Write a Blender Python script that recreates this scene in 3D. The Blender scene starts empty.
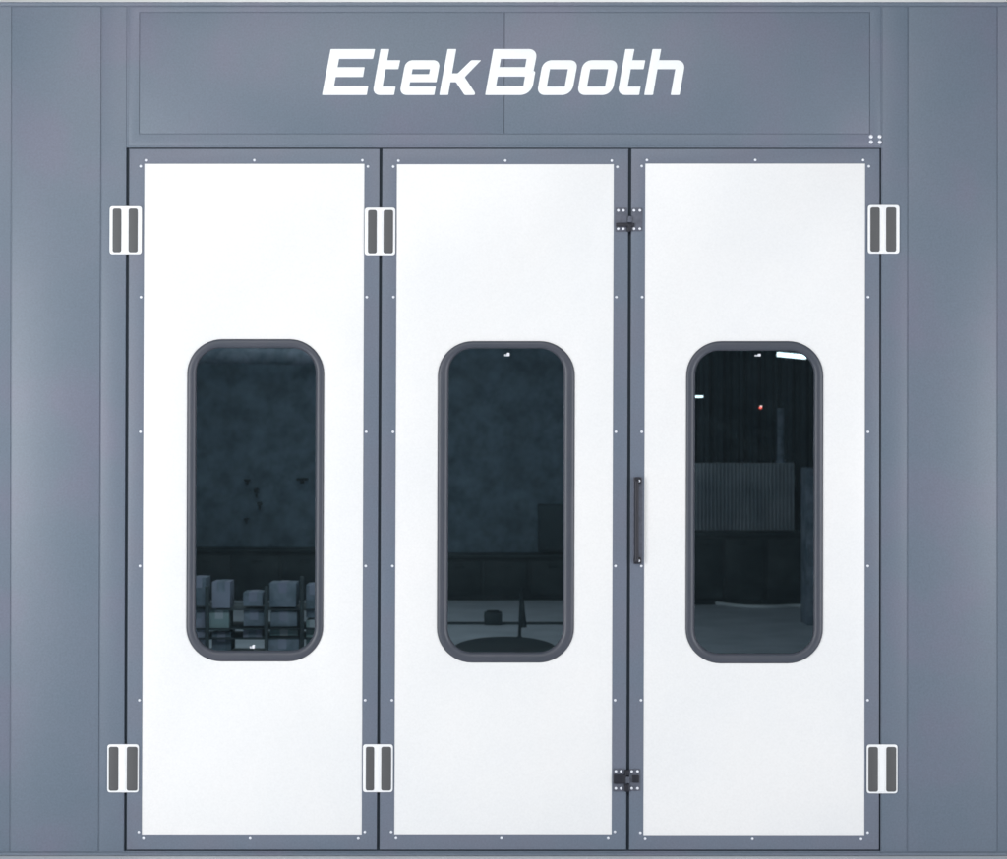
import bpy, bmesh, math, random
from mathutils import Vector
random.seed(7)
S = bpy.context.scene
COL = S.collection
R = math.radians
PX = 0.004                       # metres per photo pixel in the plane of the doors
CX, CZ, GY = 503.5, 429.5, 856.0 # picture centre, ground line
DIST = 9.0
CAMZ = (GY - CZ) * PX

# ------------------------------------------------------------------ camera
cam_d = bpy.data.cameras.new("camera")
cam = bpy.data.objects.new("camera", cam_d); COL.objects.link(cam)
cam.location = (0, -DIST, CAMZ); cam.rotation_euler = (R(90), 0, 0)
cam_d.sensor_width = 36
cam_d.lens = 36 * DIST / (1007 * PX)
cam_d.clip_start = 0.05; cam_d.clip_end = 500
S.camera = cam
# ------------------------------------------------------------------ world
w = bpy.data.worlds.new("World"); S.world = w; w.use_nodes = True
bg = w.node_tree.nodes['Background']
bg.inputs[0].default_value = (0.62, 0.82, 1.0, 1); bg.inputs[1].default_value = 0.13
# ------------------------------------------------------------------ lamps
def area(name, loc, target, sx, sy, power, col=(1, 1, 1)):
    d = bpy.data.lights.new(name, 'AREA'); d.shape = 'RECTANGLE'; d.size = sx; d.size_y = sy
    d.energy = power; d.color = col
    o = bpy.data.objects.new(name, d); COL.objects.link(o); o.location = loc
    o.rotation_euler = (Vector(target) - Vector(loc)).to_track_quat('-Z', 'Y').to_euler()
    return o
area("unseen_lamp", (-0.8, -6.4, 5.0), (-0.2, 0, 1.4), 5.0, 1.6, 156, (1.0, 0.98, 0.97))
area("unseen_lamp", (-4.6, -4.9, 1.75), (-0.5, 0, 1.55), 1.6, 2.6, 222, (0.98, 0.99, 1.0))  # unseen side lamp added to brighten the left middle
area("unseen_lamp", (5.0, -5.2, 1.5), (0.4, 0, 1.1), 1.4, 2.2, 190, (0.98, 0.98, 1.0))  # weaker unseen side lamp added for the right
area("interior_fill", (-1.6, 8.5, 3.30), (-1.6, 8.5, 0), 2.5, 8.0, 40, (0.96, 0.97, 1.0))  # unseen lamp added under the roof, the closed booth would be black
area("interior_fill", (-1.0, 1.2, 3.0), (-0.6, 10, 0.6), 3.0, 0.8, 52, (0.96, 0.97, 1.0))  # unseen lamp added near the front to brighten the cartons
area("unseen_lamp", (0, 11.5, 4.4), (0, 16, 7.0), 11.0, 1.0, 380, (1, 1, 1))  # unseen lamp added above the roof to brighten the backdrop
# ------------------------------------------------------------------ exposure
S.view_settings.view_transform = 'Standard'; S.view_settings.look = 'None'
S.view_settings.exposure = 0.0; S.view_settings.gamma = 1.0
S.view_settings.use_curve_mapping = False
S.cycles.max_bounces = 8; S.cycles.transparent_max_bounces = 12

# ------------------------------------------------------------------ coordinates
def interp(x, xs, ys):
    if x <= xs[0]: return ys[0]
    for i in range(1, len(xs)):
        if x <= xs[i]:
            t = (x - xs[i-1]) / (xs[i] - xs[i-1]); return ys[i-1] * (1 - t) + ys[i] * t
    return ys[-1]
def W(x, y, d=0.0):
    """a point of the booth front: x, y in plan units of 4 mm, d = how far it stands proud.
    The real front is hung slightly out of square, so the uprights lean by a few mm."""
    t = (y - 150) / 700
    f = interp(x, [-20, 127, 380, 629, 881, 1007], [-1.0, -2.6, -2.8, -2.2, -0.7, 0])
    xx = x + f * t
    return Vector(((xx - CX) * PX, -d * PX, (GY - y) * PX))
def at(x, y, Y):
    """world point at depth Y inside the booth"""
    k = PX * (DIST + Y) / DIST
    return Vector(((x - CX) * k, Y, CAMZ - (y - CZ) * k))

# ------------------------------------------------------------------ materials
def nodes(name):
    m = bpy.data.materials.new(name); m.use_nodes = True
    nt = m.node_tree; return m, nt, nt.nodes['Principled BSDF']
def paint(name, c1, c2=None, rough=0.5, metal=0.0, scale=3.0, bump=0.02, bscale=350, spec=0.5, c3=None, wav=0.0, grain=0.07):
    m, nt, b = nodes(name)
    b.inputs['Roughness'].default_value = rough; b.inputs['Metallic'].default_value = metal
    b.inputs['Specular IOR Level'].default_value = spec
    tc = nt.nodes.new('ShaderNodeNewGeometry')
    n = nt.nodes.new('ShaderNodeTexNoise'); n.inputs['Scale'].default_value = scale; n.inputs['Detail'].default_value = 5
    nt.links.new(tc.outputs['Position'], n.inputs['Vector'])
    r = nt.nodes.new('ShaderNodeValToRGB')
    r.color_ramp.elements[0].position = 0.36; r.color_ramp.elements[1].position = 0.64
    r.color_ramp.elements[0].color = (*c1, 1); r.color_ramp.elements[1].color = (*(c2 or c1), 1)
    if c3:
        e = r.color_ramp.elements.new(0.5); e.color = (*c3, 1)
    nt.links.new(n.outputs['Fac'], r.inputs[0])
    # fine grain of the coating, a few per cent in value
    g = nt.nodes.new('ShaderNodeTexNoise'); g.inputs['Scale'].default_value = bscale; g.inputs['Detail'].default_value = 2
    nt.links.new(tc.outputs['Position'], g.inputs['Vector'])
    mr = nt.nodes.new('ShaderNodeMapRange'); mr.inputs['To Min'].default_value = 1 - grain; mr.inputs['To Max'].default_value = 1 + grain
    nt.links.new(g.outputs['Fac'], mr.inputs['Value'])
    mx = nt.nodes.new('ShaderNodeMix'); mx.data_type = 'RGBA'; mx.blend_type = 'MULTIPLY'; mx.inputs['Factor'].default_value = 1
    nt.links.new(r.outputs[0], mx.inputs[6]); nt.links.new(mr.outputs[0], mx.inputs[7])
    nt.links.new(mx.outputs[2], b.inputs['Base Color'])
    bp = nt.nodes.new('ShaderNodeBump'); bp.inputs['Strength'].default_value = bump; bp.inputs['Distance'].default_value = 0.002
    nt.links.new(g.outputs['Fac'], bp.inputs['Height'])
    if wav:
        n2 = nt.nodes.new('ShaderNodeTexNoise'); n2.inputs['Scale'].default_value = 1.6; n2.inputs['Detail'].default_value = 1
        nt.links.new(tc.outputs['Position'], n2.inputs['Vector'])
        b2 = nt.nodes.new('ShaderNodeBump'); b2.inputs['Strength'].default_value = wav; b2.inputs['Distance'].default_value = 0.02
        nt.links.new(n2.outputs['Fac'], b2.inputs['Height']); nt.links.new(bp.outputs[0], b2.inputs['Normal'])
        nt.links.new(b2.outputs[0], b.inputs['Normal'])
    else:
        nt.links.new(bp.outputs[0], b.inputs['Normal'])
    return m
M = {}
M['grey'] = paint('grey_blue_paint', (0.130, 0.168, 0.216), (0.152, 0.168, 0.225), 0.42, scale=2.6, c3=(0.138, 0.171, 0.221), wav=0.25, bump=0.12, bscale=130, grain=0.15)
M['door_grey'] = paint('grey_door_paint', (0.150, 0.168, 0.218), (0.138, 0.171, 0.222), 0.42, scale=3.5, wav=0.2, bump=0.12, bscale=130, grain=0.15)
M['white'] = paint('white_coated_steel', (0.835, 0.840, 0.842), (0.868, 0.862, 0.855), 0.35, scale=1.8, bump=0.12, wav=0.35, bscale=110, grain=0.05)
M['plate'] = paint('white_hinge_paint', (0.90, 0.91, 0.92), None, 0.4, bump=0.0)
M['leaf'] = paint('dark_grey_hinge_leaf', (0.088, 0.090, 0.094), None, 0.55, bump=0.0)
M['letters'] = paint('white_letter_vinyl', (0.93, 0.95, 0.96), None, 0.5, bump=0.0)
M['rubber'] = paint('grey_rubber_gasket', (0.054, 0.063, 0.082), (0.064, 0.069, 0.089), 0.42, scale=6, bump=0.1, bscale=200)
M['seal'] = paint('black_rubber_seal', (0.035, 0.052, 0.070), None, 0.7, bump=0)
M['screw'] = paint('bright_zinc_screw', (0.85, 0.87, 0.93), None, 0.35, metal=0.3, bump=0)
M['latch'] = paint('grey_latch_metal', (0.13, 0.14, 0.18), (0.10, 0.11, 0.14), 0.4, scale=60, metal=0.3)
M['dark'] = paint('black_fittings_and_shadow', (0.012, 0.013, 0.022), None, 0.45, bump=0)
M['floor'] = paint('pale_epoxy_floor', (0.80, 0.81, 0.83), (0.74, 0.76, 0.79), 0.45, scale=1.2, bump=0.05, bscale=60)
M['backdrop'] = paint('pale_workshop_wall', (0.84, 0.84, 0.84), (0.80, 0.80, 0.81), 0.7, scale=0.7)
M['inner_wall'] = paint('dull_grey_inner_wall', (0.21, 0.29, 0.36), (0.12, 0.17, 0.21), 0.6, scale=4.5, bscale=14, grain=0.35)
M['inner_dark'] = paint('dark_inner_cloth', (0.050, 0.075, 0.09), (0.065, 0.09, 0.105), 0.8, scale=1.5, bscale=20)
M['cabinet'] = paint('near_black_cabinet', (0.020, 0.032, 0.038), (0.035, 0.05, 0.055), 0.6, scale=2, bscale=20)
M['sheet'] = paint('grey_corrugated_sheet', (0.85, 0.87, 0.90), (0.55, 0.60, 0.65), 0.45, scale=2.2, bscale=15)
M['carton'] = paint('grey_carton', (0.27, 0.30, 0.36), (0.13, 0.17, 0.21), 0.8, scale=7, bscale=30, grain=0.3)
M['carton2'] = paint('mauve_carton', (0.27, 0.27, 0.36), (0.34, 0.35, 0.43), 0.8, scale=4, bscale=20)
M['carton3'] = paint('green_carton', (0.25, 0.36, 0.37), (0.34, 0.42, 0.42), 0.8, scale=4, bscale=20)
M['pale'] = paint('pale_metal', (0.5, 0.53, 0.57), None, 0.4)
def emit(name, col, st):
    m, nt, b = nodes(name); b.inputs['Base Color'].default_value = (*col, 1)
    b.inputs['Emission Color'].default_value = (*col, 1); b.inputs['Emission Strength'].default_value = st; return m
M['tube'] = emit('lit_tube', (0.92, 0.97, 1.0), 3.0)
M['red'] = emit('red_signal_lamp', (1.0, 0.12, 0.08), 2.2)
M['redcore'] = emit('signal_lamp_core', (1.0, 0.7, 0.65), 2.5)
# window glass: tinted, slightly wavy and blurring, filmed with a little dust
m = bpy.data.materials.new('tinted_glass'); m.use_nodes = True; nt = m.node_tree
for n in list(nt.nodes): nt.nodes.remove(n)
N_ = nt.nodes.new; L_ = nt.links.new
out = N_('ShaderNodeOutputMaterial'); gn = N_('ShaderNodeNewGeometry')
nn = N_('ShaderNodeTexNoise'); nn.inputs['Scale'].default_value = 5; nn.inputs['Detail'].default_value = 1.5
L_(gn.outputs['Position'], nn.inputs['Vector'])
nb = N_('ShaderNodeBump'); nb.inputs['Strength'].default_value = 0.5; nb.inputs['Distance'].default_value = 0.0012
L_(nn.outputs['Fac'], nb.inputs['Height'])
tr = N_('ShaderNodeBsdfRefraction'); tr.inputs['Color'].default_value = (0.80, 0.90, 0.925, 1)
tr.inputs['Roughness'].default_value = 0.03; tr.inputs['IOR'].default_value = 1.45
L_(nb.outputs[0], tr.inputs['Normal'])
gl = N_('ShaderNodeBsdfGlossy'); gl.inputs['Roughness'].default_value = 0.05; L_(nb.outputs[0], gl.inputs['Normal'])
fr = N_('ShaderNodeFresnel'); fr.inputs[0].default_value = 1.45
mix = N_('ShaderNodeMixShader'); L_(fr.outputs[0], mix.inputs[0]); L_(tr.outputs[0], mix.inputs[1]); L_(gl.outputs[0], mix.inputs[2])
df = N_('ShaderNodeBsdfDiffuse'); df.inputs[0].default_value = (0.30, 0.42, 0.46, 1)
mp = N_('ShaderNodeMapping'); mp.inputs['Scale'].default_value = (6, 1, 11); L_(gn.outputs['Position'], mp.inputs[0])
n1 = N_('ShaderNodeTexNoise'); n1.inputs['Scale'].default_value = 1.6; n1.inputs['Detail'].default_value = 9; n1.inputs['Roughness'].default_value = 0.72
L_(mp.outputs[0], n1.inputs['Vector'])
mr = N_('ShaderNodeMapRange'); mr.inputs['From Min'].default_value = 0.36; mr.inputs['From Max'].default_value = 0.72
mr.inputs['To Min'].default_value = 0.0; mr.inputs['To Max'].default_value = 0.014
L_(n1.outputs['Fac'], mr.inputs['Value'])
m2 = N_('ShaderNodeMixShader'); L_(mr.outputs[0], m2.inputs[0]); L_(mix.outputs[0], m2.inputs[1]); L_(df.outputs[0], m2.inputs[2])
L_(m2.outputs[0], out.inputs[0]); M['glass'] = m

# ------------------------------------------------------------------ object helpers
WL = {}
def thing(name, loc, label, cat, group=None):
    o = bpy.data.objects.new(name, None); COL.objects.link(o); o.location = loc
    o.empty_display_size = 0.1
    WL[o] = Vector(loc); o['label'] = label; o['category'] = cat
    if group: o['group'] = group
    return o
def link_mesh(name, me, mat, parent=None, label=None, smooth=30):
    c = Vector((0, 0, 0))
    lo = Vector([min(v.co[i] for v in me.vertices) for i in range(3)]); hi = Vector([max(v.co[i] for v in me.vertices) for i in range(3)])
    c = (lo + hi) / 2
    for v in me.vertices: v.co -= c
    me.materials.clear(); me.materials.append(M[mat])
    if smooth:
        for p in me.polygons: p.use_smooth = True
        me.set_sharp_from_angle(angle=R(smooth))
    o = bpy.data.objects.new(name, me); COL.objects.link(o)
    if parent: o.parent = parent; o.location = c - WL[parent]
    else: o.location = c
    WL[o] = c
    if label: o['label'] = label
    return o
def copy_to(src, parent, wloc, label=None):
    o = src.copy(); COL.objects.link(o); o.parent = parent
    o.location = Vector(wloc) - WL[parent]; WL[o] = Vector(wloc)
    if label: o['label'] = label
    return o
def top(o, label=None, cat=None, group=None, kind=None):
    if label: o['label'] = label
    if cat: o['category'] = cat
    if group: o['group'] = group
    if kind: o['kind'] = kind
    return o
def rnd(pts, n=5):
    """polygon with rounded corners: pts = (x, y, r)"""
    out = []; N = len(pts)
    for i in range(N):
        x, y, r = pts[i]; a = Vector(pts[i-1][:2]); b = Vector((x, y)); c = Vector(pts[(i+1) % N][:2])
        if r <= 0: out.append((x, y)); continue
        r1 = min(r, (a-b).length * .499); r2 = min(r, (c-b).length * .499)
        p0 = b + (a-b).normalized() * r1; p2 = b + (c-b).normalized() * r2
        for k in range(n + 1):
            t = k / n; q = p0 * (1-t)**2 * 1.0 + b * 2*t*(1-t) + p2 * t*t
            if r > 12:   # rounder than a plain quadratic
                q = (p0 * (1-t)**3 + (p0 + (b-p0)*.58) * 3*t*(1-t)**2 + (p2 + (b-p2)*.58) * 3*t*t*(1-t) + p2 * t**3)
            out.append((q.x, q.y))
    return out
def rect(x0, y0, x1, y1, r=0, n=6): return rnd([(x0, y0, r), (x1, y0, r), (x1, y1, r), (x0, y1, r)], n)
def plate_mesh(outer, holes, d0, d1, bev=0.3, warp=True):
    """flat plate (plan units) between depths d0 and d1, edges rounded by bev"""
    cu = bpy.data.curves.new('tmp', 'CURVE'); cu.dimensions = '2D'; cu.fill_mode = 'BOTH'
    for loop in [outer] + list(holes):
        sp = cu.splines.new('POLY'); sp.points.add(len(loop) - 1); sp.use_cyclic_u = True
        for i, p in enumerate(loop): sp.points[i].co = (p[0], -p[1], 0, 1)
    h = (d1 - d0) / 2; bev = min(bev, h * .9)
    cu.extrude = h - bev; cu.bevel_depth = bev; cu.bevel_resolution = 2; cu.offset = -bev
    ob = bpy.data.objects.new('tmp', cu); COL.objects.link(ob)
    dg = bpy.context.evaluated_depsgraph_get(); dg.update()
    me = bpy.data.meshes.new_from_object(ob.evaluated_get(dg))
    bpy.data.objects.remove(ob); bpy.data.curves.remove(cu)
    mid = (d0 + d1) / 2
    for v in me.vertices:
        x, y, z = v.co
        v.co = W(x, -y, mid + z)
    bm = bmesh.new(); bm.from_mesh(me); bmesh.ops.remove_doubles(bm, verts=bm.verts, dist=1e-5)
    bmesh.ops.recalc_face_normals(bm, faces=bm.faces); bm.to_mesh(me); bm.free()
    return me
def plate(name, outer, d0, d1, mat, parent, holes=(), bev=0.3, label=None):
    return link_mesh(name, plate_mesh(outer, holes, d0, d1, bev), mat, parent, label)
def join_meshes(mes):
    bm = bmesh.new()
    for me in mes: bm.from_mesh(me)
    out = bpy.data.meshes.new('mesh'); bm.to_mesh(out); bm.free(); return out
def box_mesh(x0, x1, y0, y1, z0, z1, bev=0.004):
    bm = bmesh.new(); bmesh.ops.create_cube(bm, size=1)
    for v in bm.verts:
        v.co = Vector(((x0+x1)/2 + v.co.x*(x1-x0), (y0+y1)/2 + v.co.y*(y1-y0), (z0+z1)/2 + v.co.z*(z1-z0)))
    if bev: bmesh.ops.bevel(bm, geom=bm.edges[:], offset=bev, segments=2, affect='EDGES', profile=0.5)
    me = bpy.data.meshes.new('mesh'); bm.to_mesh(me); bm.free(); return me
def box(name, x0, x1, y0, y1, z0, z1, mat, parent=None, bev=0.004, label=None):
    return link_mesh(name, box_mesh(x0, x1, y0, y1, z0, z1, bev), mat, parent, label)
def cyl_mesh(p, q, r, seg=16, r2=None):
    p, q = Vector(p), Vector(q); bm = bmesh.new()
    bmesh.ops.create_cone(bm, cap_ends=True, segments=seg, radius1=r, radius2=r if r2 is None else r2, depth=(q-p).length)
    rot = (q-p).to_track_quat('Z', 'Y').to_matrix().to_4x4()
    bmesh.ops.transform(bm, matrix=rot, verts=bm.verts)
    for v in bm.verts: v.co += (p+q)/2
    me = bpy.data.meshes.new('mesh'); bm.to_mesh(me); bm.free(); return me

# ------------------------------------------------------------------ setting
box('floor', -9, 9, -15, 22, -0.3, 0.0, 'floor', bev=0)['kind'] = 'structure'
M['inner_floor'] = paint('grey_inner_floor', (0.78, 0.79, 0.84), (0.62, 0.65, 0.70), 0.45, scale=2.5, bump=0.05, bscale=60)
box('interior_floor', -3.2, 3.2, 0.07, 13.99, -0.1, 0.004, 'inner_floor', bev=0)['kind'] = 'structure'
box('backdrop_wall', -14, 14, 16.0, 16.2, 0.0, 9.0, 'backdrop', bev=0)['kind'] = 'structure'

# ------------------------------------------------------------------ booth front
booth = thing('spray_booth', (0, 0, 0), 'grey-blue painted metal booth front wall with panel seams round three white doors', 'spray booth')
YT, YB = 2.0, 855.6
def panel(name, x0, y0, x1, y1, d1=0.0, d0=-6, bev=0.5, mat='grey', label=None, cut=0.6):
    return plate(name, rect(x0 + cut, y0 + cut, x1 - cut, y1 - cut), d0, d1, mat, booth, bev=bev, label=label)
# backing sheet behind the seams, open where the doors hang
plate('backing_sheet', [(-300, 3.5), (1310, 3.5), (1310, 855), (-300, 855)], -3.4, -0.65, 'grey', booth,
      holes=[[(126.0, 147.3), (881.4, 147.6), (881.4, 851.6), (126.6, 851.6)]], bev=0.05)
plate('top_rail', rect(-300, YT, 1310, 5.6), -7, 0.9, 'grey', booth, bev=0.5)
plate('base_rail', rect(-300, 853.1, 1310, YB), -7, 1.6, 'grey', booth, bev=0.5)
panel('side_panel', -280, 6.0, 11.6, 852.6)
panel('side_panel', 11.6, 6.0, 101.2, 852.6, 0.35)
panel('door_jamb', 101.2, 6.0, 126.9, 852.6)
panel('door_jamb', 881.7, 6.0, 907.7, 852.6)
panel('side_panel', 907.7, 6.0, 997.2, 852.6, 0.35)
panel('side_panel', 997.2, 6.0, 1290, 852.6)
# header: folded border with two flush panels in it
plate('header_frame', rect(128.5, 6.4, 880.7, 146.0), -6, 0.0, 'grey', booth,
      holes=[rect(138.9, 11.9, 869.9, 134.1)], bev=0.35)
panel('header_panel', 139.3, 12.3, 504.0, 133.7, 0.25, cut=0.25, bev=0.3)
panel('header_panel', 504.0, 12.3, 869.5, 133.7, 0.25, cut=0.25, bev=0.3)
panel('threshold', 128.0, 851.4, 881.0, 853.2, 0.6, cut=0.1)
# door seal standing deep behind the gaps
plate('door_seal', rect(120, 140, 888, 853), -11.5, -3.6, 'seal', booth,
      holes=[rect(140, 158, 366, 838), rect(393, 158, 615, 838), rect(642, 158, 867, 838)], bev=0.2)
# inner shell
for nm, b in (('rear_wall', (-3.3, 3.3, 14.0, 14.1, 0, 3.38)), ('side_wall', (-3.3, -3.2, 0.07, 14.0, 0, 3.38)),
              ('side_wall', (3.2, 3.3, 0.07, 14.0, 0, 3.38)), ('roof', (-3.35, 3.35, 0.03, 14.15, 3.38, 3.40))):
    box(nm, *b, 'inner_wall', booth, bev=0)

# ------------------------------------------------------------------ screws
def dome(r, h, n=12):
    bm = bmesh.new(); rings = []
    for k, (rr, hh) in enumerate([(1, -.5), (1, 0.3), (.85, .7), (.5, .95), (0.01, 1)]):
        rings.append([bm.verts.new((r*rr*math.cos(2*math.pi*i/n), -h*hh, r*rr*math.sin(2*math.pi*i/n))) for i in range(n)])
    for a, b in zip(rings, rings[1:]):
        for i in range(n): bm.faces.new([a[i], a[(i+1) % n], b[(i+1) % n], b[i]])
    bm.faces.new(rings[-1]); bmesh.ops.recalc_face_normals(bm, faces=bm.faces)
    me = bpy.data.meshes.new('screw'); bm.to_mesh(me); bm.free()
    me.materials.append(M['screw'])
    for p in me.polygons: p.use_smooth = True
    return me
SC = dome(0.0056, 0.0035); SC_BIG = dome(0.0082, 0.004); SC_MID = dome(0.0056, 0.003)
def screw(x, y, parent, d=0.0, me=SC):
    o = bpy.data.objects.new('screw', me); COL.objects.link(o); o.parent = parent
    wl = W(x, y, d); o.location = wl - WL[parent]; WL[o] = wl
for x, y in ((871, 136.4), (879.6, 136.4), (871, 141.8), (879.8, 142)): screw(x, y, booth, 0.05, SC_BIG)

# ------------------------------------------------------------------ doors
def ring_loops(x0, y0, x1, y1, r, n=12): 
    pts = []
    for cx, cy, a0 in ((x1-r, y0+r, -90), (x1-r, y1-r, 0), (x0+r, y1-r, 90), (x0+r, y0+r, 180)):
        for k in range(n+1):
            a = R(a0 + 90*k/n); pts.append((cx + r*math.cos(a), cy + r*math.sin(a)))
    return pts
def gasket(win, parent):
    ox0, oy0, ox1, oy1, gx0, gy0, gx1, gy1 = win
    prof = [(0, -1.2), (0, 0.0), (.03, 0.6), (.09, 1.1), (.18, 1.5), (.32, 1.75), (.48, 1.8), (.64, 1.65), (.78, 1.2), (.89, 0.5), (.96, -.2), (1.0, -1.0), (1.0, -4.5)]
    bm = bmesh.new(); rings = []
    for t, d in prof:
        L = ring_loops(ox0+(gx0-ox0)*t, oy0+(gy0-oy0)*t, ox1+(gx1-ox1)*t, oy1+(gy1-oy1)*t, 35 - 11*t)
        rings.append([bm.verts.new(W(x, y, d)) for x, y in L])
    n = len(rings[0])
    for a, b in zip(rings, rings[1:]):
        for i in range(n): bm.faces.new([a[i], a[(i+1) % n], b[(i+1) % n], b[i]])
    bmesh.ops.recalc_face_normals(bm, faces=bm.faces)
    me = bpy.data.meshes.new('window'); bm.to_mesh(me); bm.free()
    g = link_mesh('window', me, 'rubber', parent, smooth=40)
    # two flat polished faces and a rim
    L = ring_loops(gx0-1, gy0-1, gx1+1, gy1+1, 25); bm = bmesh.new()
    A = [bm.verts.new(W(x, y, -1.8)) for x, y in L]; B = [bm.verts.new(W(x, y, -3.0)) for x, y in L]
    bm.faces.new(A); bm.faces.new(B)
    for i in range(len(A)): bm.faces.new([A[i], A[(i+1) % len(A)], B[(i+1) % len(A)], B[i]])
    bmesh.ops.recalc_face_normals(bm, faces=bm.faces); me = bpy.data.meshes.new('glass'); bm.to_mesh(me); bm.free()
    link_mesh('glass', me, 'glass', g, smooth=0)
    return g
def hinge(p, l1, l2, parent, d=0.35):
    x0, x1, y0, y1 = p
    h = plate('hinge', rect(x0, y0, x1, y1, 3.2), d, d + 1.3, 'plate', parent, bev=0.3)
    for a, b in (l1, l2):
        plate('leaf', rect(a, y0 + 2.4, b, y1 - 1.8, 2.4), d + 0.8, d + 1.9, 'leaf', h, bev=0.25)
    a, b = l1[1] + 1.4, l2[0] - 1.4
    plate('knuckle', rect(a, y0 + 1.5, b, y1 - 1.5, 1.0), d + 0.8, d + 1.75, 'plate', h, bev=0.4)
def bolt(y0, y1, parent, dx=0.0, flip=False):
    """small two part slide bolt across the seam: two screwed plates, keeper, dark bar"""
    yt, yb = y0, y1
    l = plate('latch', rect(615.6+dx, yt, 627.2+dx, yb, 1), 0.1, 0.9, 'latch', parent, bev=0.2)
    yy = (yt + 15.4, yt + 19.2) if not flip else (yt + 5.8, yt + 15.0)
    plate('dark_bar', rect(616.0+dx, yy[0], (634.6 if not flip else 628)+dx, yy[1], 1), 1.2, 3.0, 'dark', l, bev=0.6)  # on the upper latch this dark bar is a shadow built as a shape
    if flip: plate('dark_bar', rect(634.5+dx, yt+6.5, 641.5+dx, yt+14, 1), 1.2, 2.6, 'dark', l, bev=0.6)
    plate('keeper', rect(631.6+dx, yt+.3, 642.6+dx, yb-.6, 1), 0.1, 0.9, 'latch', l, bev=0.2)
    plate('barrel', rect(627.6+dx, yt + (1.0 if flip else 16.0), 631.6+dx, yt + (7.0 if flip else yb-yt), .8), 0.2, 3.4, 'dark', l, bev=0.8)
    plate('barrel', rect(627.8+dx, yt + (8.0 if flip else 8.5), 632.4+dx, yt + (15.0 if flip else 15.0), .8), 0.2, 2.4, 'latch', l, bev=0.8)
    if flip: plate('barrel', rect(627.2+dx, yt + 15.6, 631.6+dx, yb, .8), 0.2, 3.4, 'dark', l, bev=0.8)
    for x in (618.4, 623.6, 634.2, 640.0):
        for y in (yt + 2.8, yb - 3.2): screw(x + dx, y, l, 0.9, SC_MID)
def door(label, bx, op, win, base):
    x0, x1 = bx; xl, xr, yt, yb = op
    d = thing('door', W(base, 850, 0), label, 'door', 'three white booth doors')
    plate('frame', rect(x0, 148.7, x1, 849.9), -5.6, 0.0, 'door_grey', d, holes=[[(xl, yt), (xr, yt), (xr, yb), (xl, yb)]], bev=0.3)
    hole = ring_loops(win[0]+4, win[1]+4, win[2]-4, win[3]-4, 32)
    plate('panel', [(xl-2.5, yt-2.5), (xr+2.5, yt-2.5), (xr+2.5, yb+2.5), (xl-2.5, yb+2.5)], -5.4, -0.55, 'white', d, holes=[hole], bev=0.02)
    g = gasket(win, d)
    xm = (xl + xr) / 2
    for x, y in ((xl-3.6, yt+2.4), (xl+1.6, yt-3.6), (xm, yt-3.7), (xr-2.0, yt-3.6), (xr+3.6, yt+2.6),
                 (xl-3.0, yb-2.4), (xl+1.8, yb+3.0), (xm-1.5, yb+3.0), (xr-3.4, yb+3.2), (xr+3.2, yb-2.6)): screw(x, y, d)
    for y in (297, 431.8, 566, 700.4):
        screw(xl - 2.8, y, d); screw(xr + 3.0, y, d)
    return d, g
# op: x measured at the door top line (the lean is added by W)
d1, g1 = door('left white door with round-cornered window, hinged on the jamb; cartons show through its glass',
              (129.3, 379.5), (144.3, 364.4, 163.6, 835.6), (188.0, 339.0, 325.0, 661.6, 197.2, 348.0, 316.4, 651.0), 129)
d2, g2 = door('middle white door between the other two, hinged on its left and latched on its right',
              (382.4, 628.3), (396.9, 613.8, 164.0, 835.4), (438.7, 341.0, 575.6, 662.8, 449.6, 348.4, 564.4, 652.4), 382)
d3, g3 = door('right white door with long vertical pull handle on its left edge; lit tubes show through its glass',
              (631.4, 879.6), (645.4, 865.2, 163.4, 836.2), (686.8, 341.0, 823.6, 663.6, 696.0, 350.6, 814.4, 653.6), 880)
# hinges: (x0,x1,y0,y1) as measured; undo the lean W adds so they land where they sit
def un(v, x, y): 
    return v - (W(x, y).x / PX + CX - x)
def H(p, l1, l2, parent):
    xm, ym = (p[0]+p[1])/2, (p[2]+p[3])/2; s = un(0, xm, ym)
    hinge((p[0]+s, p[1]+s, p[2], p[3]), (l1[0]+s, l1[1]+s), (l2[0]+s, l2[1]+s), parent)
H((109.8, 142.0, 206.2, 254.2), (112.9, 121.6), (128.9, 138.0), d1)
H((107.4, 139.0, 744.2, 792.4), (109.0, 118.6), (127.1, 137.8), d1)
H((364.8, 395.4, 207.6, 255.2), (368.1, 376.8), (383.6, 393.2), d2)
H((363.0, 392.9, 744.2, 792.2), (365.9, 374.2), (381.3, 391.2), d2)
H((867.6, 899.2, 205.0, 253.6), (870.1, 879.4), (885.8, 895.8), d3)
H((866.6, 897.2, 744.4, 793.4), (868.2, 877.6), (886.0, 895.8), d3)
bolt(207.5, 231.8, d2, dx=0.0)
bolt(768.6, 791.6, d2, dx=-0.6, flip=True)
# pull handle on the right door
hs = 1.2
hd = plate('handle', rect(633.0+hs, 476.8, 642.4+hs, 564.0, 1.5), 0.0, 0.9, 'latch', d3, bev=0.25)
me = cyl_mesh(W(636.0+hs, 481, 7), W(636.2+hs, 561, 7), 0.0088, 16)
link_mesh('grip', me, 'dark', hd)
for y in (480.8, 560.6):
    e = plate('end_block', rect(633.8+hs, y-3.6, 641.2+hs, y+3.0, 2), 0.6, 5.5, 'dark', hd, bev=0.8)
    screw(638.6+hs, y, hd, 5.5, SC_MID)
    link_mesh('stand_off', cyl_mesh(W(636.4+hs, y, 4), W(636.4+hs, y, 8), 0.008, 12), 'dark', hd)
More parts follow.
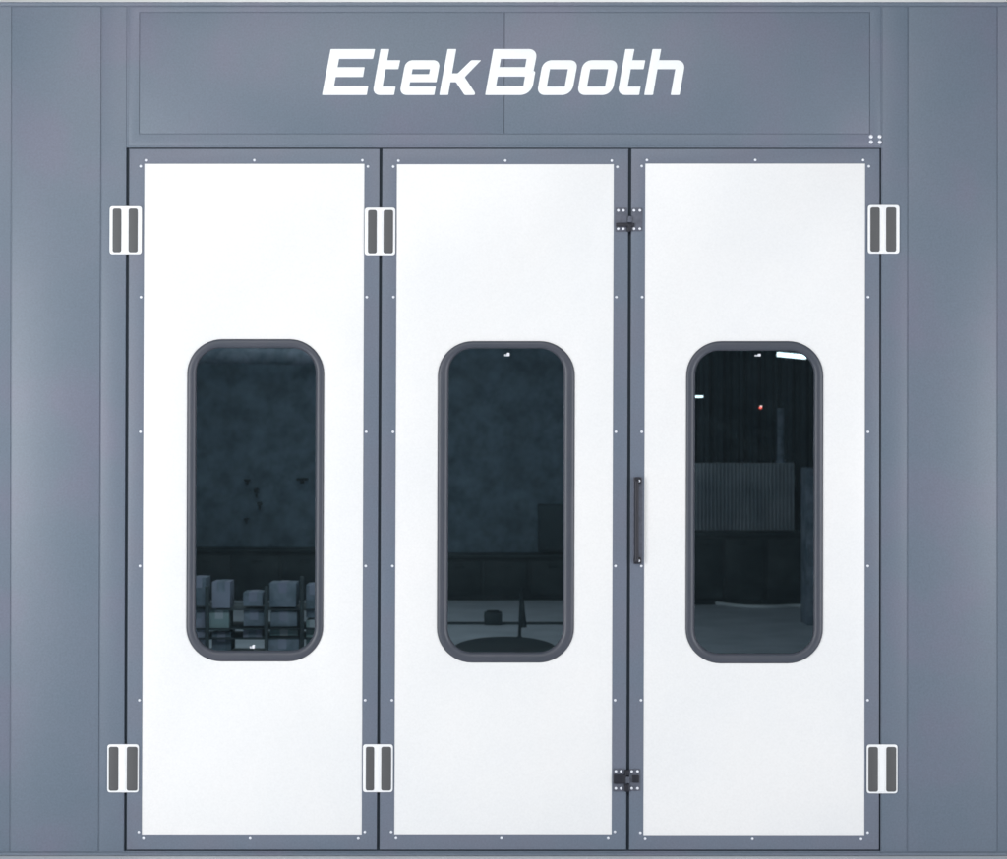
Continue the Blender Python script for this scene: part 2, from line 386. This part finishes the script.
# small bright clips on the rubber window surrounds
def clip(x, y, parent, wd=3.0, ht=1.8):
    plate('clip', rect(x-wd, y-ht*.2, x+wd*.1, y+ht, .5), -1.6, -0.6, 'pale', parent, bev=0.2)
    plate('clip', rect(x-wd*.1, y-ht, x+wd*.8, y+ht, .8), -1.6, 0.2, 'screw', parent, bev=0.3)
clip(254.4, 646.8, g1); clip(508.0, 354.4, g2); clip(758.5, 355, g3, 3.4, 1.4)

# ------------------------------------------------------------------ lettering on the header
sign = thing('sign', W(503, 95, 0.3), 'white slanted EtekBooth lettering on the grey header above the doors', 'sign')
K = 90 / 1007
GL = [
 ('letter', 316, [(160,100,10),(657,100,8),(634,210,8),(255,210,3),(238,303,3),(541,303,8),(524,412,8),(218,412,3),(201,512,3),(583,512,8),(566,614,8),(66,614,8)], []),
 ('letter', 316, [(718,100,8),(816,100,8),(794,225,3),(939,225,8),(919,325,8),(776,325,3),(743,520,3),(889,520,8),(872,614,8),(628,614,85)], []),
 ('letter', 396, [(106,225,80),(494,225,80),(450,470,8),(156,470,3),(146,519,3),(443,519,8),(426,614,8),(34,614,85)], [[(182,325,4),(378,325,4),(367,381,4),(172,381,4)]]),
 ('letter', 396, [(573,100,8),(671,100,8),(624,372,4),(688,372,12),(838,225,14),(950,225,12),(766,415,12),(884,590,20),(878,614,10),(764,614,12),(668,470,10),(606,470,4),(582,614,8),(482,614,8)], []),
 ('letter', 476, [(191,100,8),(688,100,100),(641,348,10),(662,350,20),(616,614,125),(100,614,8)], [[(275,210,3),(562,210,3),(546,302,3),(260,302,3)], [(241,408,3),(545,408,3),(527,512,3),(223,512,3)]]),
 ('letter', 530, [(142,225,100),(535,225,90),(464,614,110),(72,614,90)], [[(220,325,3),(421,325,3),(386,520,3),(186,520,3)]]),
 ('letter', 530, [(592,225,100),(986,225,90),(914,614,110),(522,614,90)], [[(671,325,3),(872,325,3),(837,520,3),(637,520,3)]]),
 ('letter', 606, [(213,100,8),(315,100,8),(291,225,3),(437,225,8),(418,325,8),(275,325,3),(241,520,3),(385,520,8),(369,614,8),(126,614,85)], []),
 ('letter', 606, [(516,100,8),(614,100,8),(591,225,3),(888,225,100),(821,614,8),(721,614,8),(772,325,3),(573,325,3),(524,614,8),(425,614,8)], []),
]
for nm, ox, outl, holes in GL:
    f = lambda L: [(ox + x*K, 40 + y*K) for x, y in rnd(L, 8)]
    plate(nm, f(outl), 0.2, 0.85, 'letters', sign, holes=[f(h) for h in holes], bev=0.05)

# ------------------------------------------------------------------ interior built behind the glass in place of its reflections
def carton(x0, y0, x1, y1, Y, mat, label, dep=0.22, zb=None):
    a, b = at(x0, y0, Y), at(x1, y1, Y)
    t = thing('carton', ((a.x+b.x)/2, Y+dep/2, b.z if zb is None else zb), label, 'carton', 'cartons stacked inside the booth')
    z0 = (b.z if zb is None else zb) + .002
    box('box_body', a.x, b.x, Y, Y+dep, z0, a.z, mat, t, bev=0.003)
    xm = (a.x+b.x)/2; wd = 0.025
    link_mesh('tape', box_mesh(xm-wd, xm+wd, Y-.0015, Y+dep, max(z0, a.z-.06), a.z+.0015, 0), 'pale' if mat == 'carton3' else 'carton2' if mat == 'carton' else 'carton', t)
Y1 = 5.0
CART = [
 (212, 582, 230, 608.5, 'carton2', 'mauve-tinged carton topping the second stack from the left in the left door window'),
 (209.5, 609.5, 229, 631, 'carton3', 'greenish carton under the mauve-tinged one, seen through the left door window'),
 (212, 632, 231, 651.5, 'carton', 'pale grey carton low in the second stack from the left, in the left door window'),
 (243, 592.5, 262.5, 606.5, 'carton', 'small carton topping the middle stack inside the left door window'),
 (243.5, 610.5, 264.5, 626.5, 'carton', 'second carton down in the middle stack inside the left door window'),
 (243, 629, 262, 640, 'carton2', 'thin third carton down in the middle stack in the left door window'),
 (269.5, 583, 296, 607.5, 'carton', 'largest carton, top of the stack right of centre in the left door window'),
 (270.5, 611.5, 297, 627, 'carton', 'carton under the largest one in the left door window'),
 (270, 630, 298, 636, 'carton3', 'flat thin carton third down in the stack right of centre in the left door window'),
 (266, 639.5, 299, 655, 'carton', 'wide carton lowest in sight right of centre in the left door window'),
 (306, 585, 321, 618, 'carton', 'tall carton topping the far right stack in the left door window'),
 (306, 620, 321, 655, 'carton3', 'tall greenish carton lowest at the far right in the left door window'),
 (190, 578, 206, 606, 'carton', 'dim carton topping the far left stack in the left door window'),
 (190, 609, 205, 655, 'carton2', 'dim tall carton lowest at far left in the left door window'),
]
low = {2, 5, 9, 11, 13}
for i, (x0, y0, x1, y1, mt, lb) in enumerate(CART):
    carton(x0, y0, x1, y1, Y1 + (i % 3) * .03, mt, lb)
# a steel rack carries the cartons
rk = thing('rack', at(255, 660, Y1+.2), 'dark steel rack carrying the cartons inside the left door window', 'rack')
xa, xb = at(186, 0, Y1).x, at(326, 0, Y1).x
for px in (188, 208, 267, 302.5, 324):
    x = at(px, 0, Y1).x
    box('upright', x-.012, x+.012, Y1-.05, Y1-.02, 0.0, at(0, 576 if px > 290 or px < 200 else 586, Y1).z, 'cabinet', rk, bev=.002)
for py in (609.2, 628.4, 638.3, 656):
    z = at(0, py, Y1).z
    box('shelf', xa, xb, Y1+.0, Y1+.5, z-.008, z, 'cabinet', rk, bev=.002)
# low dark cabinets along the rear
def cabinet(x0, x1, ytop, Y, label, doors=3):
    a, b = at(x0, ytop, Y), at(x1, ytop, Y)
    t = thing('cabinet', ((a.x+b.x)/2, Y+.25, 0), label, 'cabinet', 'low dark cabinets along the rear of the booth')
    box('cabinet_body', a.x, b.x, Y, Y+.45, 0.008, a.z-.03, 'cabinet', t)
    box('worktop', a.x-.03, b.x+.03, Y-.03, Y+.47, a.z-.03, a.z, 'cabinet', t)
    for k in range(doors):
        u0 = a.x + (b.x-a.x)*k/doors + .02; u1 = a.x + (b.x-a.x)*(k+1)/doors - .02
        p = box('cabinet_door', u0, u1, Y-.02, Y, .06, a.z-.06, 'cabinet', t)
        box('pull', (u0+u1)/2-.05, (u0+u1)/2+.05, Y-.04, Y-.02, a.z-.12, a.z-.10, 'cabinet', p)
cabinet(183, 330, 549.5, 13.4, 'long low dark cabinet at the rear, seen through the left door window')
cabinet(436, 576, 555, 13.4, 'long low dark cabinet at the rear, seen through the middle door window')
cabinet(683, 806, 532.5, 12.8, 'long low dark cabinet below the corrugated sheet, seen through the right door window')
# corrugated sheet and curtain behind the right window
a, b = at(683, 463, 13.5), at(794, 531, 13.5)
bm = bmesh.new(); N = 240; prev = None
for i in range(N+1):
    x = a.x + (b.x-a.x)*i/N; y = 13.5 + .040*math.sin(i*math.pi/4)
    v = [bm.verts.new((x, y, .3)), bm.verts.new((x, y, a.z)), bm.verts.new((x, y+.004, a.z)), bm.verts.new((x, y+.004, .3))]
    if prev:
        for k in range(4): bm.faces.new([prev[k], prev[(k+1) % 4], v[(k+1) % 4], v[k]])
    prev = v
bmesh.ops.recalc_face_normals(bm, faces=bm.faces)
me = bpy.data.meshes.new('sheet'); bm.to_mesh(me); bm.free()
top(link_mesh('corrugated_sheet', me, 'sheet'), 'grey corrugated metal sheet above the dark cabinet, seen through the right door window', 'metal sheet')
a, b = at(676, 300, 13.75), at(840, 300, 13.75)  # pleated sheet put in to darken the top of the right window
bm = bmesh.new(); N = 140; prev = None
for i in range(N+1):
    x = a.x + (min(b.x, 3.15)-a.x)*i/N; y = 13.8 + .022*math.sin(i*.9) + .03*math.sin(i*.37)
    v = [bm.verts.new((x, y, .05)), bm.verts.new((x, y, 3.25)), bm.verts.new((x, y+.006, 3.25)), bm.verts.new((x, y+.006, .05))]
    if prev:
        for k in range(4): bm.faces.new([prev[k], prev[(k+1) % 4], v[(k+1) % 4], v[k]])
    prev = v
bmesh.ops.recalc_face_normals(bm, faces=bm.faces)
me = bpy.data.meshes.new('darkening_sheet'); bm.to_mesh(me); bm.free()
top(link_mesh('darkening_sheet', me, 'inner_dark'), 'dark pleated curtain added to darken the rear wall behind the right door window', 'darkening_sheet')
# pale upright locker and pipe behind the right window
a, b = at(807, 468, 10.5), at(822, 600, 10.5)
t = thing('locker', ((a.x+b.x)/2, 10.7, 0), 'narrow pale grey locker at the right edge of the right door window', 'locker')
box('locker_body', a.x, b.x, 10.5, 10.9, 0.003, a.z, 'carton', t); box('locker_door', a.x+.02, b.x-.02, 10.485, 10.5, .08, a.z-.05, 'carton', t)
pa, pb = at(780.5, 408, 12.5), at(781.5, 460, 12.5)
t = thing('pipe', (pa.x, 12.5, pb.z), 'short thick vertical grey pipe hanging below the lit tube, in the right door window', 'pipe')
link_mesh('tube', cyl_mesh((pa.x, 12.5, pb.z), (pa.x, 12.5, pa.z), 0.033, 18), 'carton', t)
link_mesh('flange', cyl_mesh((pa.x, 12.5, pb.z-.03), (pa.x, 12.5, pb.z), 0.05, 18), 'carton', t)
link_mesh('rod', cyl_mesh((pa.x, 12.5, pa.z), (pa.x, 12.5, 3.38), 0.006, 8), 'cabinet', t)
cu = bpy.data.curves.new('tmp', 'CURVE'); cu.dimensions = '3D'; cu.bevel_depth = 0.016; cu.bevel_resolution = 3  # round strip added for the bright curved line at the floor edge
sp = cu.splines.new('NURBS'); P = [(690, 603.2), (712, 604.5), (740, 608.5), (770, 609.5), (795, 607.5), (812, 608.5)]
sp.points.add(len(P) - 1); sp.order_u = 3; sp.use_endpoint_u = True
for i, (x, y) in enumerate(P):
    Yh = 426.0 * DIST / (y - CZ) - DIST; sp.points[i].co = (*at(x, y, Yh).xy, .022, 1)
ob = bpy.data.objects.new('tmp', cu); COL.objects.link(ob); dg = bpy.context.evaluated_depsgraph_get(); dg.update()
me = bpy.data.meshes.new_from_object(ob.evaluated_get(dg)); bpy.data.objects.remove(ob)
top(link_mesh('floor_edge_line', me, 'plate'), 'pale hose shape added for the bright floor edge before the dark cabinet, in the right door window', 'floor_edge_line')
# hanging lit tube lights
def tube(x0, x1, y, Y, hh, label, tilt=0.0):
    a, b = at(x0, y, Y), at(x1, y, Y); r = hh
    t = thing('tube_light', ((a.x+b.x)/2, Y, a.z), label, 'tube light', 'lit tube lights inside the booth')
    link_mesh('lamp_tube', cyl_mesh((a.x, Y, a.z+tilt), (b.x, Y, b.z-tilt), r, 14), 'tube', t)
    box('lamp_housing', a.x, b.x, Y-.03, Y+.03, a.z+r+tilt, a.z+r+tilt+.03, 'cabinet', t)
    for x in (a.x+.04, b.x-.04): link_mesh('rod', cyl_mesh((x, Y, a.z+r+.03), (x, Y, 3.38), .004, 8), 'cabinet', t)
tube(777, 806, 355.6, 11.0, .019, 'longest lit white tube light, hanging at the top right of the right door window', .012)
tube(695, 703, 396.6, 11.5, .008, 'short lit white tube light at the left edge of the right door window')
sg = at(760.5, 407, 12.6)
t = thing('signal_lamp', sg, 'tiny glowing red signal lamp in the middle of the right door window', 'signal lamp')
link_mesh('lamp_lens', cyl_mesh(sg + Vector((0, 0, -.016)), sg + Vector((0, 0, .002)), .013, 12), 'red', t)
link_mesh('lamp_bulb', cyl_mesh(sg + Vector((.004, -.01, .002)), sg + Vector((.004, -.01, .012)), .008, 12), 'redcore', t)
link_mesh('rod', cyl_mesh(sg + Vector((0, 0, .02)), (sg.x, sg.y, 3.38), .004, 8), 'cabinet', t)
# duct across the rear, added to imitate pale haze in the left glass
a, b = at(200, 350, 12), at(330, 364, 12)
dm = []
t = thing('reflection', ((-3.1+b.x)/2 and ((-3.15+b.x)/2), 12, a.z), 'round grey duct at the top of the left door window', 'reflection')
link_mesh('reflection_bar', cyl_mesh((-3.19, 12, (a.z+b.z)/2+.02), (b.x, 12, (a.z+b.z)/2), .075, 24), 'carton', t)
for x in (-2.7, -2.2): link_mesh('reflection_band', cyl_mesh((x, 12, (a.z+b.z)/2+.01), (x+.03, 12, (a.z+b.z)/2+.01), .082, 24), 'carton', t)
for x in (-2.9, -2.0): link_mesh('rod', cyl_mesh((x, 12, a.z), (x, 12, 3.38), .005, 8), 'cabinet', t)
for k, (px, py, sx, sz, lb) in enumerate([
    (247, 481, 3.5, 2.0, 'topmost small dark tool hanging on the rear wall, in the left door window'),
    (256, 492, 2.2, 3.6, 'second small dark tool from the top, on the rear wall in the left door window'),
    (259, 505, 2.6, 3.0, 'third small dark tool from the top, on the rear wall in the left door window'),
    (246, 520, 2.4, 2.0, 'lowest small dark tool on the rear wall, in the left door window'),
    (302, 480, 6.0, 2.2, 'wide dark wall rack at the right of the hanging tools, in the left door window')]):
    c = at(px, py, 13.9); hx, hz = sx*PX*2.5, sz*PX*2.5
    t = thing('wall_tool', c, lb, 'tool', 'dark tools on the rear wall')
    box('tool_head', c.x-hx, c.x+hx, 13.90, 13.96, c.z-hz*.2, c.z+hz, 'cabinet', t, bev=.01)
    box('tool_shaft', c.x-hx*.35, c.x+hx*.35, 13.91, 13.95, c.z-hz*1.6, c.z-hz*.2, 'cabinet', t, bev=.006)
# cupboard on the rear wall
a = at(552, 505, 13.7)
t = thing('wall_cupboard', (a.x, 13.8, a.z-.3), 'dim dark wall cupboard at the right edge of the middle door window', 'cupboard')
box('cupboard_body', a.x-.14, a.x+.30, 13.7, 13.99, at(0, 554, 13.7).z+.02, a.z, 'inner_dark', t)
box('cupboard_door', a.x-.12, a.x+.28, 13.685, 13.70, at(0, 554, 13.7).z+.04, a.z-.02, 'inner_dark', t)
# middle window: upright stand, tool case, drain, mat
def floor_depth(py): return 426.5 * DIST / (py - CZ) - DIST
Yd = floor_depth(624)
ch = box('drain_channel', -1.9, 1.4, Yd-.12, Yd+.12, .0, .008, 'cabinet', bev=0); ch['kind'] = 'structure'
Ys = floor_depth(639.5); p = at(519.5, 639, Ys); q = at(521.5, 588, Ys)
t = thing('stand', (p.x, Ys, 0), 'thin dark upright stand on the floor, seen low in the middle door window', 'stand')
link_mesh('pole', cyl_mesh((p.x, Ys, 0.01), (q.x, Ys, q.z), .013, 12), 'cabinet', t)
link_mesh('foot', cyl_mesh((p.x, Ys, 0.003), (p.x, Ys, .025), .04, 20, .02), 'cabinet', t)
link_mesh('hose_coil', cyl_mesh((p.x+.03, Ys-.02, .10), (p.x+.02, Ys-.02, .36), .030, 12, .010), 'cabinet', t)
a, b = at(484, 611, Yd-.2), at(502, 624, Yd-.2)
t = thing('tool_case', ((a.x+b.x)/2, Yd-.1, 0), 'small dark case left of the thin stand, low in the middle door window', 'tool case')
box('case_body', a.x, b.x, Yd-.2, Yd+.05, .003, a.z-.02, 'cabinet', t, bev=.015)
link_mesh('case_handle', cyl_mesh(((a.x+b.x)/2-.05, Yd-.1, a.z-.01), ((a.x+b.x)/2+.05, Yd-.1, a.z-.01), .01, 10), 'cabinet', t)
ya, yb = floor_depth(664), floor_depth(638.5)
xm = at(505, 0, ya).x; bm = bmesh.new()
ringa = [bm.verts.new((xm + .40*1.0*math.cos(i*math.pi/24)*1.0, (ya+yb)/2 + (yb-ya)/2*math.sin(i*math.pi/24), .006)) for i in range(48)]
ringb = [bm.verts.new(v.co + Vector((0, 0, .010))) for v in ringa]
bm.faces.new(ringb); bm.faces.new(ringa)
for i in range(48): bm.faces.new([ringa[i], ringa[(i+1) % 48], ringb[(i+1) % 48], ringb[i]])
bmesh.ops.recalc_face_normals(bm, faces=bm.faces)
me = bpy.data.meshes.new('mat'); bm.to_mesh(me); bm.free()
top(link_mesh('floor_mat', me, 'cabinet'), 'dark oval mat on the floor at the bottom of the middle door window', 'mat')
